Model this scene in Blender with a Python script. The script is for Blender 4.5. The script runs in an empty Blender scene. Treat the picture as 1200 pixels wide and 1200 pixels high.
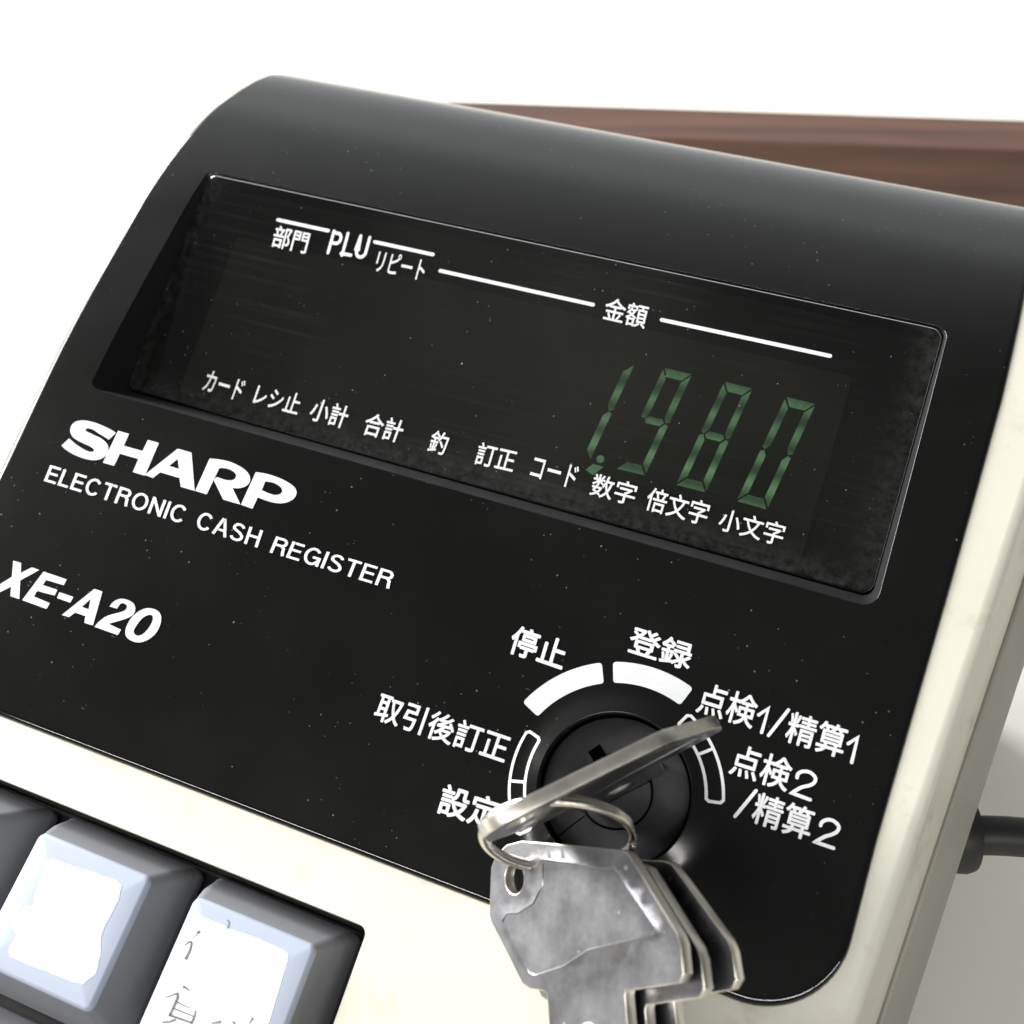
import bpy, bmesh, math, random
from mathutils import Vector, Matrix
from mathutils.geometry import delaunay_2d_cdt, tessellate_polygon
random.seed(7)
SC = bpy.context.scene
COL = SC.collection

# ------------------------------------------------------------------ frames
# The register is laid out in "panel units" (1 u = 13.2 mm): x to the right, w up the
# sloping panel, n out of the panel; the origin is the centre of the key lock.
UN = 0.0132
TILT = math.radians(28)
LOCK_Z = 0.075
CT, ST = math.cos(TILT), math.sin(TILT)
def to_world(p):
    x, w, n = p
    return Vector((x * UN, (CT * w - ST * n) * UN, LOCK_Z + (ST * w + CT * n) * UN))
def dir_world(p):
    x, w, n = p
    return Vector((x, CT * w - ST * n, ST * w + CT * n))

# ------------------------------------------------------------------ camera
CAM_L = Vector((1.032, -0.291, 8.919))
AX_U = Vector((0.927, 0.262, -0.268)); AX_N = Vector((-0.185, -0.301, -0.935))
AX_U.normalize(); AX_N = (AX_N - AX_U * AX_N.dot(AX_U)).normalized(); AX_W = AX_N.cross(AX_U)
FOC, HALF = 1320.0, 600.0
def cam_to_local(v):
    v = Vector(v)
    return Vector((AX_U.dot(v), AX_W.dot(v), AX_N.dot(v)))
cam_data = bpy.data.cameras.new("camera")
cam_data.sensor_width = 36.0
cam_data.sensor_fit = 'HORIZONTAL'
cam_data.lens = FOC / 1200.0 * 36.0
cam_data.clip_start = 0.005
cam_data.clip_end = 20.0
cam = bpy.data.objects.new("camera", cam_data)
COL.objects.link(cam)
rx, ry, rz = (dir_world(cam_to_local(v)) for v in ((1, 0, 0), (0, -1, 0), (0, 0, -1)))
mw = Matrix(((rx.x, ry.x, rz.x, 0), (rx.y, ry.y, rz.y, 0), (rx.z, ry.z, rz.z, 0), (0, 0, 0, 1)))
mw.translation = to_world(CAM_L)
cam.matrix_world = mw
SC.camera = cam
cam_data.dof.use_dof = True
cam_data.dof.focus_distance = 9.3 * UN
cam_data.dof.aperture_fstop = cam_data.lens / 1.15

# ------------------------------------------------------------------ world, lamps, exposure
world = bpy.data.worlds.new("World")
SC.world = world
world.use_nodes = True
bg = world.node_tree.nodes["Background"]
# a pale room: brighter towards the window side, dim towards the right and behind the viewer
wt = world.node_tree
w_tc = wt.nodes.new('ShaderNodeTexCoord')
w_dot = wt.nodes.new('ShaderNodeVectorMath'); w_dot.operation = 'DOT_PRODUCT'
w_dot.inputs[1].default_value = (-0.55, 0.83, -0.05)
wt.links.new(w_tc.outputs['Generated'], w_dot.inputs[0])
w_map = wt.nodes.new('ShaderNodeMapRange'); w_map.interpolation_type = 'SMOOTHSTEP'
for k, v in (('From Min', 0.02), ('From Max', 1.02), ('To Min', 0.105), ('To Max', 1.0)): w_map.inputs[k].default_value = v
wt.links.new(w_dot.outputs['Value'], w_map.inputs['Value'])
bg.inputs[0].default_value = (0.96, 0.985, 1.0, 1)
wt.links.new(w_map.outputs['Result'], bg.inputs[1])
def area_lamp(name, loc, target, sx, sy, power, color=(1, 1, 1)):
    l = bpy.data.lights.new(name, 'AREA')
    l.shape = 'RECTANGLE'; l.size = sx; l.size_y = sy; l.energy = power; l.color = color
    o = bpy.data.objects.new(name, l); COL.objects.link(o)
    o.location = loc
    o.rotation_euler = (Vector(target) - Vector(loc)).to_track_quat('-Z', 'Y').to_euler()
    return o
area_lamp("ceiling_light", (-0.86, -0.05, 0.42), (-0.03, 0.02, 0.08), 0.34, 0.34, 16.0, (1.0, 0.985, 0.96))
area_lamp("window_light", (-1.00, 0.46, 0.42), (-0.10, 0.28, 0.0), 0.45, 0.45, 22.0, (1.0, 1.0, 1.0))
area_lamp("tube_light", (0.10, -0.85, 0.80), (0.0, 0.0, 0.08), 2.0, 0.03, 11.5, (1.0, 0.985, 0.95))
SC.view_settings.view_transform = 'Standard'
SC.view_settings.look = 'None'
SC.view_settings.exposure = 0.0
SC.view_settings.gamma = 1.0
SC.cycles.max_bounces = 8
SC.cycles.use_denoising = True

# ------------------------------------------------------------------ materials
def nodes_of(name):
    m = bpy.data.materials.new(name); m.use_nodes = True
    nt = m.node_tree
    return m, nt, nt.nodes["Principled BSDF"]
def N(nt, kind, **kw):
    n = nt.nodes.new(kind)
    for k, v in kw.items():
        if hasattr(n, k): setattr(n, k, v)
        else: n.inputs[k].default_value = v
    return n
def math_node(nt, op, a, b=None, c=None, clamp=False):
    n = nt.nodes.new('ShaderNodeMath'); n.operation = op; n.use_clamp = clamp
    for i, v in enumerate((a, b, c)):
        if v is None: continue
        if isinstance(v, (int, float)): n.inputs[i].default_value = v
        else: nt.links.new(v, n.inputs[i])
    return n.outputs[0]
def mix_col(nt, fac, a, b):
    n = nt.nodes.new('ShaderNodeMix'); n.data_type = 'RGBA'
    if isinstance(fac, (int, float)): n.inputs[0].default_value = fac
    else: nt.links.new(fac, n.inputs[0])
    for sock, v in ((n.inputs[6], a), (n.inputs[7], b)):
        if isinstance(v, (tuple, list)): sock.default_value = (*v[:3], 1)
        else: nt.links.new(v, sock)
    return n.outputs[2]
def coords(nt, scale=(1, 1, 1), rot=(0, 0, 0)):
    tc = nt.nodes.new('ShaderNodeTexCoord'); mp = nt.nodes.new('ShaderNodeMapping')
    mp.inputs['Scale'].default_value = scale; mp.inputs['Rotation'].default_value = rot
    nt.links.new(tc.outputs['Object'], mp.inputs[0])
    return mp.outputs[0]
def noise(nt, vec, scale, detail=3.0, rough=0.5):
    n = nt.nodes.new('ShaderNodeTexNoise')
    n.inputs['Scale'].default_value = scale; n.inputs['Detail'].default_value = detail
    n.inputs['Roughness'].default_value = rough
    nt.links.new(vec, n.inputs['Vector'])
    return n.outputs[0]
def ramp(nt, fac, a, b, lo=(0, 0, 0), hi=(1, 1, 1)):
    r = nt.nodes.new('ShaderNodeValToRGB')
    r.color_ramp.elements[0].position = a; r.color_ramp.elements[1].position = b
    r.color_ramp.elements[0].color = (*lo, 1); r.color_ramp.elements[1].color = (*hi, 1)
    nt.links.new(fac, r.inputs[0])
    return r.outputs[0]
def specks(nt, vec, scale, size):
    """small round dust specks of varying size: returns a 0..1 mask"""
    v = nt.nodes.new('ShaderNodeTexVoronoi'); v.inputs['Scale'].default_value = scale
    nt.links.new(vec, v.inputs['Vector'])
    sep = nt.nodes.new('ShaderNodeSeparateColor'); nt.links.new(v.outputs['Color'], sep.inputs[0])
    r = math_node(nt, 'POWER', sep.outputs[0], 4.0)
    r = math_node(nt, 'MULTIPLY', r, size)
    d = math_node(nt, 'SUBTRACT', r, v.outputs['Distance'])
    return math_node(nt, 'MULTIPLY', d, 1.0 / (size * 0.35), clamp=True)
def bump(nt, b, height, strength, dist=0.0002):
    n = nt.nodes.new('ShaderNodeBump'); n.inputs['Strength'].default_value = strength
    n.inputs['Distance'].default_value = dist
    nt.links.new(height, n.inputs['Height']); nt.links.new(n.outputs[0], b.inputs['Normal'])

def black_plastic():
    m, nt, b = nodes_of("black_gloss_plastic")
    vec = coords(nt)
    s1 = specks(nt, vec, 620, 0.085); s2 = specks(nt, vec, 1400, 0.20)
    s3 = specks(nt, coords(nt, (0.22, 1, 1), (0.3, 0, 0.5)), 330, 0.045)
    s1 = math_node(nt, 'ADD', s1, math_node(nt, 'MULTIPLY', s3, 0.4), clamp=True)
    big = ramp(nt, noise(nt, vec, 60, 3), 0.45, 0.62)
    s = math_node(nt, 'ADD', s1, math_node(nt, 'MULTIPLY', s2, big), clamp=True)
    film = ramp(nt, noise(nt, vec, 45, 5, 0.6), 0.45, 0.8, (0.0045, 0.0045, 0.0042), (0.0075, 0.0075, 0.007))
    col = mix_col(nt, math_node(nt, 'MULTIPLY', s, 0.36), film, (0.30, 0.30, 0.28))
    nt.links.new(col, b.inputs['Base Color'])
    st = coords(nt, (30, 900, 900))
    r = math_node(nt, 'MULTIPLY_ADD', noise(nt, vec, 90.0, 3), 0.05, 0.15)
    r = math_node(nt, 'ADD', r, math_node(nt, 'MULTIPLY', s, 0.3))
    nt.links.new(r, b.inputs['Roughness'])
    b.inputs['Specular IOR Level'].default_value = 0.42
    bump(nt, b, noise(nt, vec, 3500, 2), 0.06, 0.00005)
    return m
def cream_plastic():
    m, nt, b = nodes_of("cream_plastic")
    vec = coords(nt)
    base = ramp(nt, noise(nt, vec, 28, 6, 0.65), 0.3, 0.75, (0.62, 0.61, 0.515), (0.70, 0.69, 0.59))
    grime = ramp(nt, noise(nt, vec, 130, 6, 0.7), 0.56, 0.76)
    col = mix_col(nt, math_node(nt, 'MULTIPLY', grime, 0.7), base, (0.42, 0.37, 0.26))
    sp = specks(nt, vec, 230, 0.11)
    col = mix_col(nt, math_node(nt, 'MULTIPLY', sp, 0.5), col, (0.25, 0.21, 0.14))
    nt.links.new(col, b.inputs['Base Color'])
    nt.links.new(math_node(nt, 'MULTIPLY_ADD', grime, 0.2, 0.42), b.inputs['Roughness'])
    bump(nt, b, noise(nt, vec, 1500, 3), 0.12, 0.0001)
    return m
def plain(name, col, rough, var=0.15, scale=60, metal=0.0, bumpk=0.0, bscale=1500, spec=0.5):
    m, nt, b = nodes_of(name)
    vec = coords(nt)
    lo = tuple(c * (1 - var) for c in col); hi = tuple(min(1, c * (1 + var)) for c in col)
    nt.links.new(ramp(nt, noise(nt, vec, scale, 5, 0.6), 0.3, 0.7, lo, hi), b.inputs['Base Color'])
    b.inputs['Roughness'].default_value = rough; b.inputs['Metallic'].default_value = metal
    b.inputs['Specular IOR Level'].default_value = spec
    if bumpk: bump(nt, b, noise(nt, vec, bscale, 3), bumpk, 0.0001)
    return m
def pane_glass():
    m, nt, b = nodes_of("smoked_display_window")
    vec = coords(nt)
    s = math_node(nt, 'ADD', specks(nt, vec, 560, 0.085), math_node(nt, 'MULTIPLY', specks(nt, vec, 1300, 0.14), 0.6), clamp=True)
    st = coords(nt, (18, 1400, 1400), (0, 0, math.radians(-2)))
    hair = ramp(nt, noise(nt, st, 1.0, 3, 0.7), 0.50, 0.75)
    cloud = ramp(nt, noise(nt, vec, 55, 5, 0.6), 0.45, 0.75)
    film = math_node(nt, 'MULTIPLY_ADD', math_node(nt, 'MULTIPLY', hair, cloud), 0.022, math_node(nt, 'MULTIPLY_ADD', ramp(nt, noise(nt, vec, 22, 2), 0.42, 0.66), 0.012, 0.006))
    # dust caught along the rim of the pane
    at = nt.nodes.new('ShaderNodeAttribute'); at.attribute_name = "rim_dust"
    grain = ramp(nt, noise(nt, vec, 900, 5, 0.75), 0.38, 0.72)
    rim = math_node(nt, 'MULTIPLY', math_node(nt, 'MULTIPLY', at.outputs['Fac'], grain), 0.042)
    film = math_node(nt, 'ADD', film, rim)
    fac = math_node(nt, 'ADD', film, math_node(nt, 'MULTIPLY', s, 0.35), clamp=True)
    dif = nt.nodes.new('ShaderNodeBsdfDiffuse'); dif.inputs[0].default_value = (0.62, 0.62, 0.60, 1)
    tr = nt.nodes.new('ShaderNodeBsdfTransparent'); tr.inputs[0].default_value = (0.33, 0.35, 0.32, 1)
    m1 = nt.nodes.new('ShaderNodeMixShader'); nt.links.new(fac, m1.inputs[0])
    nt.links.new(tr.outputs[0], m1.inputs[1]); nt.links.new(dif.outputs[0], m1.inputs[2])
    gl = nt.nodes.new('ShaderNodeBsdfGlossy'); gl.inputs[0].default_value = (1, 1, 1, 1)
    nt.links.new(math_node(nt, 'MULTIPLY_ADD', hair, 0.03, 0.09), gl.inputs['Roughness'])
    fr = nt.nodes.new('ShaderNodeFresnel'); fr.inputs[0].default_value = 1.46
    m2 = nt.nodes.new('ShaderNodeMixShader'); nt.links.new(fr.outputs[0], m2.inputs[0])
    nt.links.new(m1.outputs[0], m2.inputs[1]); nt.links.new(gl.outputs[0], m2.inputs[2])
    nt.links.new(m2.outputs[0], nt.nodes['Material Output'].inputs[0])
    return m
def metal(name, col, rough, wear=0.5):
    m, nt, b = nodes_of(name)
    vec = coords(nt)
    n1 = noise(nt, vec, 170, 4, 0.6); n2 = noise(nt, vec, 1900, 4, 0.6)
    f = math_node(nt, 'ADD', math_node(nt, 'MULTIPLY', n1, 0.86), math_node(nt, 'MULTIPLY', n2, 0.14))
    c = ramp(nt, f, 0.36, 0.66, tuple(x * (1 - wear) for x in col), col)
    sp = specks(nt, vec, 800, 0.22)
    c = mix_col(nt, math_node(nt, 'MULTIPLY', sp, 0.5), c, (0.85, 0.85, 0.85))
    nt.links.new(c, b.inputs['Base Color'])
    b.inputs['Metallic'].default_value = 1.0
    nt.links.new(math_node(nt, 'MULTIPLY_ADD', f, 0.16, rough - 0.08), b.inputs['Roughness'])
    bump(nt, b, n2, 0.15, 0.00008)
    return m
def wood():
    m, nt, b = nodes_of("dark_walnut_wood")
    vec = coords(nt, (1, 14, 14))
    n = noise(nt, vec, 9, 8, 0.65)
    c = ramp(nt, n, 0.30, 0.70, (0.045, 0.023, 0.016), (0.145, 0.068, 0.043))
    nt.links.new(c, b.inputs['Base Color']); b.inputs['Roughness'].default_value = 0.5
    bump(nt, b, n, 0.2, 0.0003)
    return m
def lit_segment():
    m, nt, b = nodes_of("green_lit_segment")
    b.inputs['Base Color'].default_value = (0.02, 0.04, 0.025, 1)
    b.inputs['Emission Color'].default_value = (0.28, 0.56, 0.29, 1)
    uv = nt.nodes.new('ShaderNodeAttribute'); uv.attribute_name = "level"
    # the tube is scanned, so its segments glow in bands
    w = math_node(nt, 'SINE', math_node(nt, 'MULTIPLY', uv.outputs['Fac'], 25.0))
    w = math_node(nt, 'MULTIPLY_ADD', w, 0.27, 0.50)
    st = noise(nt, coords(nt), 1500, 2)
    w = math_node(nt, 'MULTIPLY', w, math_node(nt, 'MULTIPLY_ADD', st, 0.7, 0.65))
    nt.links.new(math_node(nt, 'MULTIPLY', math_node(nt, 'MULTIPLY', w, math_node(nt, 'MULTIPLY_ADD', uv.outputs['Fac'], 0.5, 0.7)), 1.1), b.inputs['Emission Strength'])
    return m
MAT = {}
MAT['black'] = black_plastic()
MAT['edge'] = plain("polished_panel_edge", (0.005, 0.005, 0.005), 0.07, 0.1, 90)
MAT['satin'] = plain("satin_recess_plastic", (0.008, 0.0095, 0.009), 0.48, 0.12, 90)
MAT['cream'] = cream_plastic()
MAT['grey_case'] = plain("grey_case_plastic", (0.30, 0.29, 0.245), 0.5, 0.12, 40, bumpk=0.1)
MAT['well'] = plain("black_key_well", (0.008, 0.008, 0.008), 0.55)
MAT['white_ink'] = plain("white_print", (0.69, 0.70, 0.715), 0.45, 0.04, 300)
MAT['pane'] = pane_glass()
MAT['backing'] = plain("display_backing", (0.004, 0.004, 0.004), 0.7)
MAT['tube'] = plain("display_tube_glass", (0.088, 0.088, 0.058), 0.35, 0.15, 60)
MAT['seg'] = lit_segment()
MAT['lock'] = plain("matte_lock_plastic", (0.022, 0.022, 0.026), 0.55, 0.25, 700, bumpk=0.25, bscale=2500)
MAT['slot'] = plain("keyway_black", (0.001, 0.001, 0.001), 0.9, spec=0.0)
MAT['key_blue'] = plain("pale_blue_keytop", (0.40, 0.45, 0.55), 0.35, 0.05, 80)
MAT['key_skirt'] = plain("grey_blue_key_skirt", (0.215, 0.22, 0.235), 0.4, 0.08, 60)
MAT['paper'] = plain("white_paper_label", (0.86, 0.86, 0.85), 0.7, 0.03, 200)
MAT['tape'] = plain("worn_white_tape", (0.52, 0.56, 0.63), 0.5, 0.03, 150)
MAT['pencil'] = plain("grey_pencil", (0.16, 0.16, 0.16), 0.7, 0.3, 2500)
MAT['nickel'] = metal("worn_nickel", (0.35, 0.35, 0.375), 0.30, 0.5)
MAT['nickel_edge'] = metal("brass_tinted_edge", (0.92, 0.88, 0.78), 0.34, 0.25)
MAT['ring'] = metal("steel_ring", (0.85, 0.80, 0.70), 0.25, 0.3)
MAT['wood'] = wood()
MAT['table'] = plain("white_laminate", (0.81, 0.79, 0.71), 0.5, 0.02, 12)
MAT['rubber'] = plain("black_rubber", (0.013, 0.013, 0.013), 0.5, 0.2, 200)

# ------------------------------------------------------------------ object helpers
def empty(name, label, cat, loc, group=None):
    o = bpy.data.objects.new(name, None); COL.objects.link(o)
    o.empty_display_size = 0.01
    o.location = loc; o["label"] = label; o["category"] = cat
    if group: o["group"] = group
    return o
ORIGIN = {}
def build(name, verts, faces, mats, parent=None, smooth=True, mat_idx=None, sharp=None, layer=None):
    """one mesh object; verts are in world space"""
    off = ORIGIN.get(parent, Vector((0, 0, 0))) if parent else Vector((0, 0, 0))
    me = bpy.data.meshes.new(name)
    me.from_pydata([tuple(Vector(v) - off) for v in verts], [], faces)
    mats = mats if isinstance(mats, (list, tuple)) else [mats]
    for m in mats: me.materials.append(m)
    if mat_idx: me.polygons.foreach_set("material_index", mat_idx)
    me.polygons.foreach_set("use_smooth", [smooth] * len(me.polygons))
    if layer:
        nm, vals = layer
        a = me.attributes.new(nm, 'FLOAT', 'POINT'); a.data.foreach_set("value", vals)
    if sharp is not None: me.set_sharp_from_angle(angle=math.radians(sharp))
    me.validate(); me.update()
    o = bpy.data.objects.new(name, me); COL.objects.link(o)
    if parent: o.parent = parent; ORIGIN[o] = off
    return o
class MB:
    def __init__(s): s.v = []; s.f = []; s.mi = []
    def add(s, vs, fs, mi=0):
        o = len(s.v); s.v += [Vector(v) for v in vs]
        s.f += [tuple(i + o for i in f) for f in fs]; s.mi += [mi] * len(fs)
    def strip(s, a, b, closed=True, mi=0):
        """quads between two loops of equal length"""
        n = len(a); fs = []
        for i in range(n if closed else n - 1):
            j = (i + 1) % n
            fs.append((i, j, n + j, n + i))
        s.add(list(a) + list(b), fs, mi)
    def loft(s, loops, mi=0, cap=False, cap_first=False):
        n = len(loops[0]); vs = [v for l in loops for v in l]; fs = []
        for k in range(len(loops) - 1):
            for i in range(n):
                j = (i + 1) % n
                fs.append((k * n + i, k * n + j, (k + 1) * n + j, (k + 1) * n + i))
        if cap: fs.append(tuple(range((len(loops) - 1) * n, len(loops) * n)))
        if cap_first: fs.append(tuple(reversed(range(n))))
        s.add(vs, fs, mi)
    def build(s, name, mats, parent=None, smooth=True, sharp=None, layer=None):
        return build(name, s.v, s.f, mats, parent, smooth, s.mi, sharp, layer)

def round_rect(x0, x1, y0, y1, r, seg=6):
    """counter-clockwise"""
    if isinstance(r, (int, float)): r = (r,) * 4       # bl, br, tr, tl
    out = []
    for (cx, cy, a0, rr) in ((x0 + r[0], y0 + r[0], 180, r[0]), (x1 - r[1], y0 + r[1], 270, r[1]),
                             (x1 - r[2], y1 - r[2], 0, r[2]), (x0 + r[3], y1 - r[3], 90, r[3])):
        for k in range(seg + 1):
            a = math.radians(a0 + 90 * k / seg)
            out.append((cx + rr * math.cos(a), cy + rr * math.sin(a)))
    return out
def densify(poly, step):
    out = []
    for i, p in enumerate(poly):
        q = poly[(i + 1) % len(poly)]
        d = math.hypot(q[0] - p[0], q[1] - p[1]); k = max(1, int(d / step))
        out += [(p[0] + (q[0] - p[0]) * t / k, p[1] + (q[1] - p[1]) * t / k) for t in range(k)]
    return out
def inside(p, poly):
    c = False; n = len(poly); j = n - 1
    for i in range(n):
        a, b = poly[i], poly[j]
        if (a[1] > p[1]) != (b[1] > p[1]) and p[0] < (b[0] - a[0]) * (p[1] - a[1]) / (b[1] - a[1]) + a[0]: c = not c
        j = i
    return c
def offset_loop(poly, d):
    """move a CCW loop outwards by d (mitred)"""
    n = len(poly); out = []
    for i in range(n):
        p0, p1, p2 = poly[i - 1], poly[i], poly[(i + 1) % n]
        def nr(a, b):
            dx, dy = b[0] - a[0], b[1] - a[1]; l = math.hypot(dx, dy) or 1
            return (dy / l, -dx / l)
        n1, n2 = nr(p0, p1), nr(p1, p2)
        mx, my = n1[0] + n2[0], n1[1] + n2[1]; l = math.hypot(mx, my) or 1
        mx /= l; my /= l
        k = d / max(0.4, mx * n1[0] + my * n1[1])
        out.append((p1[0] + mx * k, p1[1] + my * k))
    return out
def fill(outer, holes, step=0.2, extra=(), lines=()):
    """triangulated region with inner points: returns (points2d, faces)"""
    pts = []; edges = []
    for loop in [outer] + list(holes):
        o = len(pts); pts += [Vector(p) for p in loop]
        edges += [(o + i, o + (i + 1) % len(loop)) for i in range(len(loop))]
    xs = [p[0] for p in outer]; ys = [p[1] for p in outer]
    bnd = [Vector(p) for p in pts]
    y = min(ys) + step * 0.5
    row = 0
    while y < max(ys):
        x = min(xs) + step * (0.5 if row % 2 else 0.25)
        while x < max(xs):
            p = (x, y)
            if inside(p, outer) and not any(inside(p, h) for h in holes) and min((b - Vector(p)).length_squared for b in bnd) > (step * 0.45) ** 2:
                pts.append(Vector(p))
            x += step
        y += step; row += 1
    pts += [Vector(p) for p in extra]
    for loop in lines:
        o = len(pts); pts += [Vector(p) for p in loop]
        edges += [(o + i, o + (i + 1) % len(loop)) for i in range(len(loop))]
    vs, es, fs, *_ = delaunay_2d_cdt(pts, edges, [], 0, 1e-6)
    out = []
    for f in fs:
        c = sum((vs[i] for i in f), Vector((0, 0))) / len(f)
        if inside(c, outer) and not any(inside(c, h) for h in holes):
            a, b_, c_ = (vs[i] for i in f[:3])
            if (b_ - a).cross(c_ - a) < 0: f = list(reversed(f))
            out.append(tuple(f))
    return [(v.x, v.y) for v in vs], out

# ------------------------------------------------------------------ the side profile of the register
KS, KC = math.sin(math.radians(15)), math.cos(math.radians(15))
BEND = -1.2
_pp = [(0, 0), (1, 0), (2, 0), (2.4, -0.015), (2.8, -0.045), (3.23, -0.085), (3.78, -0.145), (4.17, -0.19), (4.617, -0.28), (5.03, -0.40),
       (5.44, -0.56), (5.815, -0.77), (6.19, -1.01), (6.47, -1.25), (6.69, -1.53), (6.81, -1.87), (6.86, -2.35), (6.8, -3.05), (6.5, -3.9)]
def _dense(pts, k=14):
    out = []
    for i in range(len(pts) - 1):
        p0, p1, p2, p3 = (Vector(pts[max(0, min(len(pts) - 1, j))]) for j in (i - 1, i, i + 1, i + 2))
        for t in range(k):
            u = t / k
            out.append(0.5 * (2 * p1 + (p2 - p0) * u + (2 * p0 - 5 * p1 + 4 * p2 - p3) * u * u + (3 * p1 - p0 - 3 * p2 + p3) * u ** 3))
    out.append(Vector(pts[-1])); return out
PD = _dense(_pp)
PS = [0.0]
for a, b in zip(PD, PD[1:]): PS.append(PS[-1] + (b - a).length)
S_END = PS[-1]
def profile(s):
    """param s -> (w, n, normal_w, normal_n)"""
    if s < BEND:
        k = BEND - s
        return BEND - k * KC, k * KS, KS, KC
    if s <= 0: return s, 0.0, 0.0, 1.0
    if s >= S_END:
        a, b = PD[-2], PD[-1]; t = (b - a).normalized(); p = b + t * (s - S_END)
        return p.x, p.y, -t.y, t.x
    lo, hi = 0, len(PS) - 1
    while hi - lo > 1:
        mid = (lo + hi) // 2
        if PS[mid] <= s: lo = mid
        else: hi = mid
    u = (s - PS[lo]) / (PS[hi] - PS[lo])
    p = PD[lo].lerp(PD[hi], u)
    j0, j1 = max(0, lo - 1), min(len(PD) - 1, hi + 1)
    t = (PD[j1] - PD[j0]).normalized()
    return p.x, p.y, -t.y, t.x
def s_of_w(w):
    if w <= 0: return w
    for i in range(len(PD) - 1):
        if PD[i].x <= w <= PD[i + 1].x:
            return PS[i] + (PS[i + 1] - PS[i]) * (w - PD[i].x) / (PD[i + 1].x - PD[i].x)
    return S_END
DISH_R0, DISH_RM, DISH_R1, DISH_K = 0.60, 0.70, 0.88, 0.36
def dish(x, s):
    r = math.hypot(x, s)
    if r >= DISH_R1: return 0.0
    if r < DISH_RM: return DISH_K * ((DISH_R1 - DISH_RM) / 2 + DISH_RM - max(r, DISH_R0))
    t = (DISH_R1 - r) / (DISH_R1 - DISH_RM)
    return DISH_K * (DISH_R1 - DISH_RM) / 2 * t * t
def surf(x, s, d=0.0):
    w, n, nw_, nn = profile(s)
    d += dish(x, s)
    return (x, w + nw_ * d, n + nn * d)
def S3(x, s, d=0.0): return to_world(surf(x, s, d))

# rays through measured points of the photograph, met with the planes of the register
def ray(px, py): return cam_to_local((px - HALF, py - HALF, FOC))
def meet(px, py, point, normal):
    r = ray(px, py); point = Vector(point); normal = Vector(normal)
    return CAM_L + r * ((point - CAM_L).dot(normal) / r.dot(normal))
def on_panel(px, py):
    p = meet(px, py, (0, 0, 0), (0, 0, 1)); return (p.x, p.y)
WIN_A = 0.089
def win_n(w): return -0.285 - WIN_A * (4.38 - w)
def win3(x, w, d=0.0): return to_world((x, w, win_n(w) + d))
def on_window(px, py, depth=0.0):
    p = meet(px, py, (0, 4.38, -0.285 + depth), (0, -WIN_A, 1)); return (p.x, p.y)
def key3(x, k, h=0.0):
    return to_world((x + 0.07 * (k - 0.65), BEND - k * KC + h * KS, k * KS + h * KC))

# ------------------------------------------------------------------ table and board
TW = 0.9
tv = [(-TW, -TW * 0.7, 0), (TW, -TW * 0.7, 0), (TW, TW, 0), (-TW, TW, 0), (-TW, -TW * 0.7, -0.03), (TW, -TW * 0.7, -0.03), (TW, TW, -0.03), (-TW, TW, -0.03)]
tb = build("tabletop", tv, [(0, 1, 2, 3), (7, 6, 5, 4), (0, 4, 5, 1), (1, 5, 6, 2), (2, 6, 7, 3), (3, 7, 4, 0)], MAT['table'], smooth=False)
tb["kind"] = "structure"

def cam_on_z(px, py, z):
    d = dir_world(ray(px, py)); o = to_world(CAM_L)
    return o + d * ((z - o.z) / d.z)
BZ = 0.040
pa, pb = Vector((-0.104, 0.200, 0)), Vector((0.0315, 0.2405, 0))
bu = (pb - pa).normalized(); bn = Vector((-bu.y, bu.x, 0))
A0 = pa - bu * 0.03; A1 = pb + bu * 0.16
root = empty("wooden_board", "dark brown wooden board lying behind the machine", "wooden board", (A0 + A1) / 2)
depth = 0.017
def board_loop(z, ins):
    return [tuple(A0 - bn * (depth - ins) + bu * ins) [:2] + (z,), tuple(A1 - bn * (depth - ins) - bu * ins)[:2] + (z,),
            tuple(A1 - bn * ins - bu * ins)[:2] + (z,), tuple(A0 - bn * ins + bu * ins)[:2] + (z,)]
mb = MB()
mb.loft([board_loop(0.0, 0), board_loop(BZ - 0.0008, 0), board_loop(BZ, 0.0008)], cap=True, cap_first=True)
ang = math.atan2(bu.y, bu.x)
bo = build("wooden_board", [Matrix.Rotation(-ang, 3, 'Z') @ (v - root.location) for v in mb.v], mb.f, MAT['wood'], None, False)
bpy.data.objects.remove(root)
bo.location = (A0 + A1) / 2; bo.rotation_euler = (0, 0, ang)
bo["label"] = "dark brown wooden board on the white table behind the machine"; bo["category"] = "wooden board"

# ------------------------------------------------------------------ the cash register
reg = empty("cash_register", "old cream cash register with a black sloping panel and green display", "cash register", (0, 0, 0))
ORIGIN[reg] = Vector((0, 0, 0))

# black front panel -------------------------------------------------
def xr(s):                                  # right edge of the panel
    return 1.89 + 0.030 * max(0.0, min(s, 4.0) - 0.3)
S_TOP = s_of_w(6.81) + 0.2
XL, WB = -6.35, -1.075
outl = [(XL, WB)]
RC = 0.62
outl += [(xr(0) - RC + RC * math.sin(math.radians(a)), WB + RC - RC * math.cos(math.radians(a))) for a in range(0, 91, 6)]
outl += [(xr(s * 0.25), s * 0.25) for s in range(0, int(S_TOP / 0.25))]
outl += [(xr(9), S_TOP), (XL, S_TOP)]
outl = densify(outl, 0.25)
OP = dict(x0=-5.88, x1=1.505, w0=1.955, w1=4.575)
s_hi = s_of_w(OP['w1'])
opening = densify(round_rect(OP['x0'], OP['x1'], OP['w0'], s_hi, (0.09, 0.13, 0.12, 0.06)), 0.25)
circ = [(DISH_R0 * math.cos(2 * math.pi * k / 72), DISH_R0 * math.sin(2 * math.pi * k / 72)) for k in range(72)]
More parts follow.
